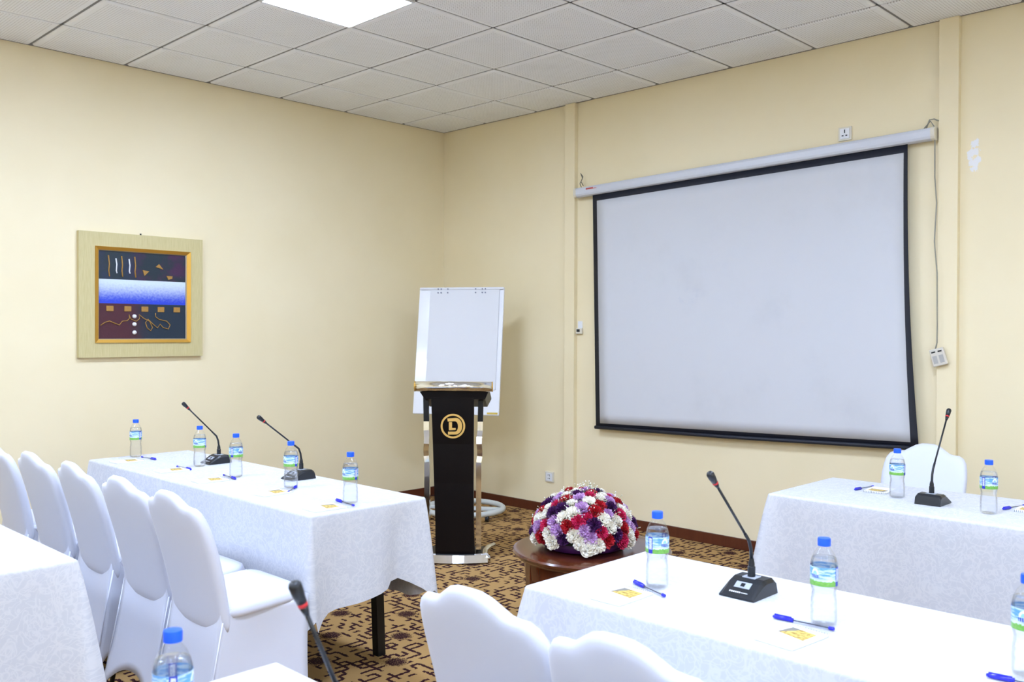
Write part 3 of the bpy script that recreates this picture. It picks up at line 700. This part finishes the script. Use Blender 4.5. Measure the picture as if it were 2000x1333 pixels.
# ------------------------------------------------------------------ chairs
def make_chair():
    root = empty('banquet_chair', (0, 0, 0))
    half = [(0, .900), (.03, .899), (.06, .890), (.088, .873), (.112, .858), (.135, .854), (.16, .853), (.182, .841), (.198, .818), (.206, .785), (.211, .74), (.211, .68), (.207, .6), (.201, .52), (.194, .44), (.186, .40), (.15, .385), (.08, .38)]
    dense = []
    for i in range(len(half) - 1):
        a, b = half[i], half[i + 1]
        for k in range(2): dense.append((a[0] + (b[0] - a[0]) * k / 2, a[1] + (b[1] - a[1]) * k / 2))
    dense.append(half[-1])
    outl = [(-y, z) for y, z in dense[::-1]] + [(y, z) for y, z in dense[1:]]
    V, F = pillow(outl, (0, .66), .024, 11, 16)
    def xc(z): k = (z - .42) / .48; return .028 - .075 * k - .055 * k * k
    V = [(xc(z) + c_ - .018 * (y / .2) ** 2 * -1 * .6, y, z) for y, z, c_ in V]
    o = mesh('back_cover', V, F, M_chair, root, True); sharp(o, 75)
    # seat cushion
    ol = []
    for k in range(48):
        q = 2 * PI * k / 48; ol.append((0.197 + .168 * math.copysign(abs(math.cos(q)) ** .30, math.cos(q)), .206 * math.copysign(abs(math.sin(q)) ** .30, math.sin(q))))
    V, F = pillow(ol, (.197, 0), .026, 9, 14)
    V = [(x, y, .462 + x * .05 + c_ * (1 if c_ < 0 else 1.15)) for x, y, c_ in V]
    o = mesh('seat_cover', V, F, M_chair, root, True); sharp(o, 75)
    # skirt
    corners_t = [(.014, .186), (.014, -.186), (.362, -.204), (.362, .204)]; corners_b = [(-.075, .215), (-.075, -.215), (.362, -.212), (.362, .212)]
    arch = [.105, .14, .12, .14]; V = []; NVs = 12; per = []
    for k in range(4):
        n = 18
        for i in range(n):
            f_ = i / n; a = corners_t[k]; b = corners_t[(k + 1) % 4]; c0 = corners_b[k]; d0 = corners_b[(k + 1) % 4]
            top = Vector((a[0] + (b[0] - a[0]) * f_, a[1] + (b[1] - a[1]) * f_, 0)); bot = Vector((c0[0] + (d0[0] - c0[0]) * f_, c0[1] + (d0[1] - c0[1]) * f_, 0))
            g_ = 1 - abs(2 * f_ - 1) ** 2.6; cen = Vector((.16, 0, 0)); inw = (cen - bot).normalized()
            bot = bot + inw * .035 * g_; zb = .006 + arch[k] * g_
            per.append((top, bot, zb, g_))
    for top, bot, zb, g_ in per:
        zt_ = .466 + top.x * .03 + .035 * max(0, 1 - (top.x - .014) / .06)
        for j in range(NVs + 1):
            v = j / NVs; e = v ** 1.25
            p = top.lerp(bot, e); inw = (Vector((.16, 0, 0)) - p).normalized(); p = p + inw * (.016 * math.sin(PI * v) * (.4 + .6 * g_))
            V.append((p.x, p.y, zt_ + (zb - zt_) * v))
    n = len(per); F = [(i * (NVs + 1) + j, ((i + 1) % n) * (NVs + 1) + j, ((i + 1) % n) * (NVs + 1) + j + 1, i * (NVs + 1) + j + 1) for i in range(n) for j in range(NVs)]
    o = mesh('skirt_cover', V, F, M_chair, root, True); bm = bmesh.new(); bm.from_mesh(o.data); bmesh.ops.recalc_face_normals(bm, faces=bm.faces[:]); bm.to_mesh(o.data); bm.free()
    md = o.modifiers.new('thickness', 'SOLIDIFY'); md.thickness = .003; md.offset = -1
    for sy in (-1, 1):
        MB().tube([(.016, sy * .196, .44), (-.022, sy * .197, .25), (-.066, sy * .213, .02)], .003, 6).build('seam', M_chair, root, True)
        MB().tube([(.03, sy * .165, .43), (-.045, sy * .188, .0)], .010, 8).build('leg', M_blackm, root, True)
        MB().tube([(.325, sy * .175, .45), (.335, sy * .185, .0)], .010, 8).build('leg', M_blackm, root, True)
    return root
chair = make_chair()
ORD = ['first', 'second', 'third', 'fourth', 'fifth']
spots = []
for k, (y, dx, a) in enumerate(((5.12, -.004, 0), (4.60, .006, 1), (4.13, .02, -1), (3.585, .005, 1), (3.14, -.005, 0))):
    spots.append((1.562 + dx, y, math.radians(a), 'white stretch covered banquet chair, %s from the painting wall in the row of five' % ORD[k], 'row of five covered chairs'))
spots.append((1.475, 1.475, math.radians(0), 'white covered chair at the flower table, at the corner by the carpet aisle', 'two covered chairs by the flowers'))
spots.append((1.455, 1.045, math.radians(0), 'white covered chair at the flower table, second along from the aisle corner', 'two covered chairs by the flowers'))
spots.append((4.75, 1.73, PI, 'white covered chair behind the head table below the projection screen', None))
for i, (x, y, a, lab, grp) in enumerate(spots):
    o = chair if i == 0 else copy_tree(chair)
    o.location = (x, y, 0); o.rotation_euler = (0, 0, a); tag(o, lab, 'chair', grp)
    if not grp and 'group' in o: del o['group']

# ------------------------------------------------------------------ bottles
ZT = TT + .0045
def make_bottle():
    root = empty('water_bottle')
    prof = [(.006, .004), (.022, .0), (.030, .004), (.0318, .012), (.0318, .028), (.0308, .031), (.0318, .034), (.0318, .046), (.0306, .049), (.0314, .052), (.0308, .064), (.0292, .068), (.0292, .076), (.0282, .08), (.0292, .084), (.0302, .09), (.0322, .097), (.0322, .147), (.0318, .152), (.0290, .164), (.0225, .178), (.0150, .188), (.0130, .192), (.0130, .200)]
    sharp(MB().lathe(prof, 32, cap=False).build('body', M_pet, root, True), 80)
    wp = [(.004, .006)] + [(max(.002, r - .0014), z + .001) for r, z in prof[1:] if z <= .164] + [(.0268, .166), (.0, .166)]
    sharp(MB().lathe(wp, 28, cap=False).build('water', M_water, root, True), 80)
    sharp(MB().lathe([(.0135, .193), (.0155, .1935), (.0157, .208), (.0148, .212), (.005, .2128)], 28).build('cap', M_cap, root), 50)
    V = []; UV = []; n = 48
    for z, v in ((.100, 0), (.1455, 1)):
        for k in range(n + 1): q = 2 * PI * k / n; V.append((.0327 * math.cos(q), .0327 * math.sin(q), z)); UV.append((k / n, v))
    mesh('label', V, [(k, k + 1, n + 2 + k, n + 1 + k) for k in range(n)], M_label, root, True, UV)
    return root
bot = make_bottle()
# yaw is relative to the camera direction: the printed panel turns with it
BT = [(2.19, 5.093, 193, 'clear water bottle with blue cap, first from the painting wall on the long table'),
      (2.279, 4.513, 170, 'clear water bottle with blue cap, second from the painting wall on the long table'),
      (2.236, 4.056, 94, 'clear water bottle with blue cap, third from the painting wall on the long table'),
      (2.259, 3.603, 193, 'clear water bottle with blue cap, fourth from the painting wall on the long table'),
      (2.231, 3.107, 193, 'clear water bottle with blue cap, last on the long table, by its draped end'),
      (2.101, 1.478, 94, 'water bottle with blue cap standing before the flowers on the near cloth corner'),
      (2.119, .999, 173, 'water bottle with blue cap beside the pen and notepad next to the microphone'),
      (2.10, .545, 150, 'water bottle at the far end of the flower side table'),
      (3.992, 1.553, 173, 'water bottle with blue cap in front of the chair at the head table'),
      (3.899, 1.158, 94, 'water bottle with blue cap beyond the microphone on the head table'),
      (.69, 1.46, 58, 'water bottle with blue cap on the table corner behind two chairs')]
for i, (x, y, a, lab) in enumerate(BT):
    o = bot if i == 0 else copy_tree(bot)
    base = math.atan2(y, x)
    o.location = (x, y, ZT); o.rotation_euler = (0, 0, base + PI + math.radians(40 - a)); tag(o, lab, 'bottle', 'water bottles on the tables')

# ------------------------------------------------------------------ notepads and pens
t = NT('pad_print'); u, v, _ = t.sep(t.coord('UV')); n = t.noise(t.coord('UV'), 6, 3, .6)
c = t.mix(t.smooth(n, .35, .65), lin(150, 118, 50), lin(236, 206, 110)); c = t.mix(t.math('GREATER_THAN', t.math('ADD', v, t.math('MULTIPLY', u, .3)), .95), c, lin(128, 124, 118)); t.col(c); t.rough(.5); M_print = t.m
def make_pad():
    r = empty('notepad'); MB().box(-.075, .075, -.05, .05, 0, .006, .0012).build('paper_block', M_paper, r)
    mesh('printed_picture', [(-.012, -.036, .0064), (.048, -.036, .0064), (.058, .034, .0064), (.004, .042, .0064)], [(0, 1, 2, 3)], M_print, r, uvs=[(0, 0), (1, 0), (1, 1), (0, 1)])
    b = MB()
    for k in range(14): b.tube([(.0755, -.046 + k * .0071, .0), (.0765, -.046 + k * .0071, .004), (.074, -.046 + k * .0071, .0075)], .0008, 4)
    b.build('spiral_binding', M_refill, r); return r
def make_pen():
    r = empty('ballpoint_pen')
    MB().lathe([(.0028, .0), (.0042, .004), (.0042, .098), (.0035, .1)], 12).xf(Matrix.Rotation(PI / 2, 4, 'Y')).build('barrel', M_barrel, r, True)
    MB().tube([(.004, 0, 0), (.1, 0, 0)], .0016, 8).build('refill', M_refill, r, True)
    MB().lathe([(.0052, 0), (.0054, .04), (.0046, .048), (.003, .052)], 14).xf(Matrix.Translation((.094, 0, 0)) @ Matrix.Rotation(PI / 2, 4, 'Y')).build('cap', M_pen, r, True)
    MB().box(.098, .142, -.0014, .0014, .005, .0075, .0006).build('clip', M_pen, r)
    MB().lathe([(.0036, 0), (.0044, .002), (.0044, .012), (.003, .014)], 12).xf(Matrix.Translation((-.008, 0, 0)) @ Matrix.Rotation(PI / 2, 4, 'Y')).build('end_plug', M_pen, r, True)
    return r
pad, pen = make_pad(), make_pen()
PADS = [(2.075, 4.94, 2, 'white notepad with gold picture, first from the painting wall on the long table'), (2.10, 4.46, -3, 'white notepad with gold picture, second from the painting wall on the long table'),
        (2.09, 4.035, -2, 'white notepad with gold picture, third from the painting wall on the long table'), (2.12, 3.53, 4, 'white notepad with gold picture, fourth from the painting wall on the long table'),
        (2.09, 3.085, -3, 'white notepad with gold picture, last on the long table, at its draped end'), (1.955, 1.490, 0, 'white notepad with gold picture near the bottle in front of the flowers'),
        (1.968, 1.005, -6, 'white notepad with gold picture beside the pen by the second bottle of the flower table'), (4.10, 1.675, 186, 'white spiral notepad on the head table beside a bottle'),
        (4.09, 1.055, 184, 'white spiral notepad on the head table past the second bottle')]
for i, (x, y, a, lab) in enumerate(PADS):
    o = pad if i == 0 else copy_tree(pad); o.location = (x, y, ZT); o.rotation_euler = (0, 0, math.radians(a)); tag(o, lab, 'notepad', 'notepads on the tables')
# pens: cap end -> plug end
PENS = [((2.211, 4.90), (2.20, 5.03), 'blue capped clear pen, first from the painting wall on the long table'), ((2.178, 4.42), (2.176, 4.55), 'blue capped clear pen, second from the painting wall on the long table'),
        ((2.192, 3.99), (2.207, 4.12), 'blue capped clear pen, third from the painting wall on the long table'), ((2.275, 3.585), (2.18, 3.495), 'blue capped clear pen, fourth from the painting wall on the long table'),
        ((2.212, 3.17), (2.196, 3.04), 'blue capped clear pen, last on the long table, by its draped end'), ((2.081, 1.540), (2.032, 1.409), 'blue capped clear pen lying at the foot of the bottle before the flowers'),
        ((2.076, 1.103), (2.086, .965), 'blue capped clear pen above the notepad next to the microphone'), ((2.03, .60), (2.05, .46), 'blue capped pen at the far end of the flower side table'),
        ((4.035, 1.755), (4.17, 1.735), 'blue capped clear pen beside the spiral notepad on the head table'), ((4.02, 1.135), (4.15, 1.10), 'blue capped pen past the second bottle on the head table')]
for i, (c_, e_, lab) in enumerate(PENS):
    o = pen if i == 0 else copy_tree(pen); d = Vector((c_[0] - e_[0], c_[1] - e_[1])); d.normalize()
    on_pad = False
    o.location = (e_[0], e_[1], ZT + .0056); o.rotation_euler = (0, 0, math.atan2(d.y, d.x)); tag(o, lab, 'pen', 'pens on the tables')

# ------------------------------------------------------------------ microphones
M_panel = plain('mic_panel_grey', lin(172, 178, 190), .4)
def make_mic(lean, tipdz):
    """faces local -x; base about 12 x 10 cm"""
    r = empty('conference_microphone')
    prof = [(-.08, 0), (-.081, .006), (-.03, .038), (-.012, .044), (.03, .044), (.042, .036), (.05, .0)]
    V = []
    for y, k in ((-.052, 1.0), (-.044, 1.0), (.044, 1.0), (.052, 1.0)):
        for x, z in prof: V.append((x, y, z * (.78 if abs(y) > .05 else 1)))
    n = len(prof); F = [tuple(range(n - 1, -1, -1)), tuple(range(3 * n, 4 * n))]
    for a in range(3):
        for i in range(n): F.append((a * n + i, a * n + (i + 1) % n, (a + 1) * n + (i + 1) % n, (a + 1) * n + i))
    mesh('base', V, F, M_black, r)
    sl = math.atan2(.032, .051)
    pm = MB().box(-.011, .011, -.023, .023, 0, .0012).build('button_panel', M_panel, r); pm.location = (-.044, 0, .0292); pm.rotation_euler = (0, -sl, 0)
    MB().box(-.006, .006, -.006, .006, .0012, .0026, .0005).build('talk_button', M_black, pm)
    lt = MB()
    for k in range(6): lt.box(-.0024, .0024, .0125 - k * .0058, .0165 - k * .0058, 0, .0006)
    for k in range(7): lt.box(-.0012, .0012, -.021 - k * .0028, -.019 - k * .0028, 0, .0006)
    lo = lt.build('white_lettering', M_white, r); lo.location = (-.067, .012, .0149); lo.rotation_euler = (0, -sl, 0)
    MB().box(-.016, .018, -.02, .02, .042, .0455, .001).build('socket_plate', M_panel, r)
    sharp(MB().lathe([(.0105, .042), (.0105, .072), (.0085, .074), (.0085, .082), (.0055, .095)], 16).build('connector', M_black, r), 40)
    zt_ = .042; tip = Vector((lean, 0, tipdz))
    b = [Vector((0, 0, .09)), Vector((-.004, 0, .12)), Vector((-.014 * (1 if lean < 0 else -1), 0, .145))]
    b2 = b[2]; d = (tip - b2).normalized()
    MB().tube([b[0], b[1], b2, b2 + d * .03], [.005, .0048, .0046, .0046], 10).build('flexible_neck', M_black, r, True)
    MB().tube([b2 + d * .028, tip - d * .055], .0036, 10).build('stem', M_black, r, True)
    MB().tube([tip - d * .058, tip - d * .042], [.0042, .0075], 12).build('capsule_collar', M_black, r, True)
    MB().tube([tip - d * .042, tip - d * .036], .0078, 14).build('red_light_ring', M_red, r, True)
    MB().tube([tip - d * .036, tip - d * .02, tip - d * .006, tip - d * .001, tip], [.0078, .0098, .0104, .008, .002], 14).build('capsule', M_black, r, True)
    return r
for lean, x, y, a, tz_, lab in ((-.205, 2.415, 4.565, 0, .335, 'black gooseneck microphone on the long table, the one nearer the painting wall'), (-.235, 2.44, 3.80, 0, .315, 'black gooseneck microphone on the long table, between two bottles near its draped end'),
                           (-.215, 2.237, 1.262, 0, .352, 'black gooseneck microphone with grey button panel on the table beside the flowers'), (-.20, 3.945, 1.392, 180, .385, 'black gooseneck microphone on the head table, turned to the chair'),
                           (-.10, .835, 1.165, 0, .34, 'black gooseneck microphone with red ring on the table behind two chairs')):
    o = make_mic(lean, tz_); o.location = (x, y, ZT); o.rotation_euler = (0, 0, math.radians(a)); tag(o, lab, 'microphone', 'gooseneck microphones')
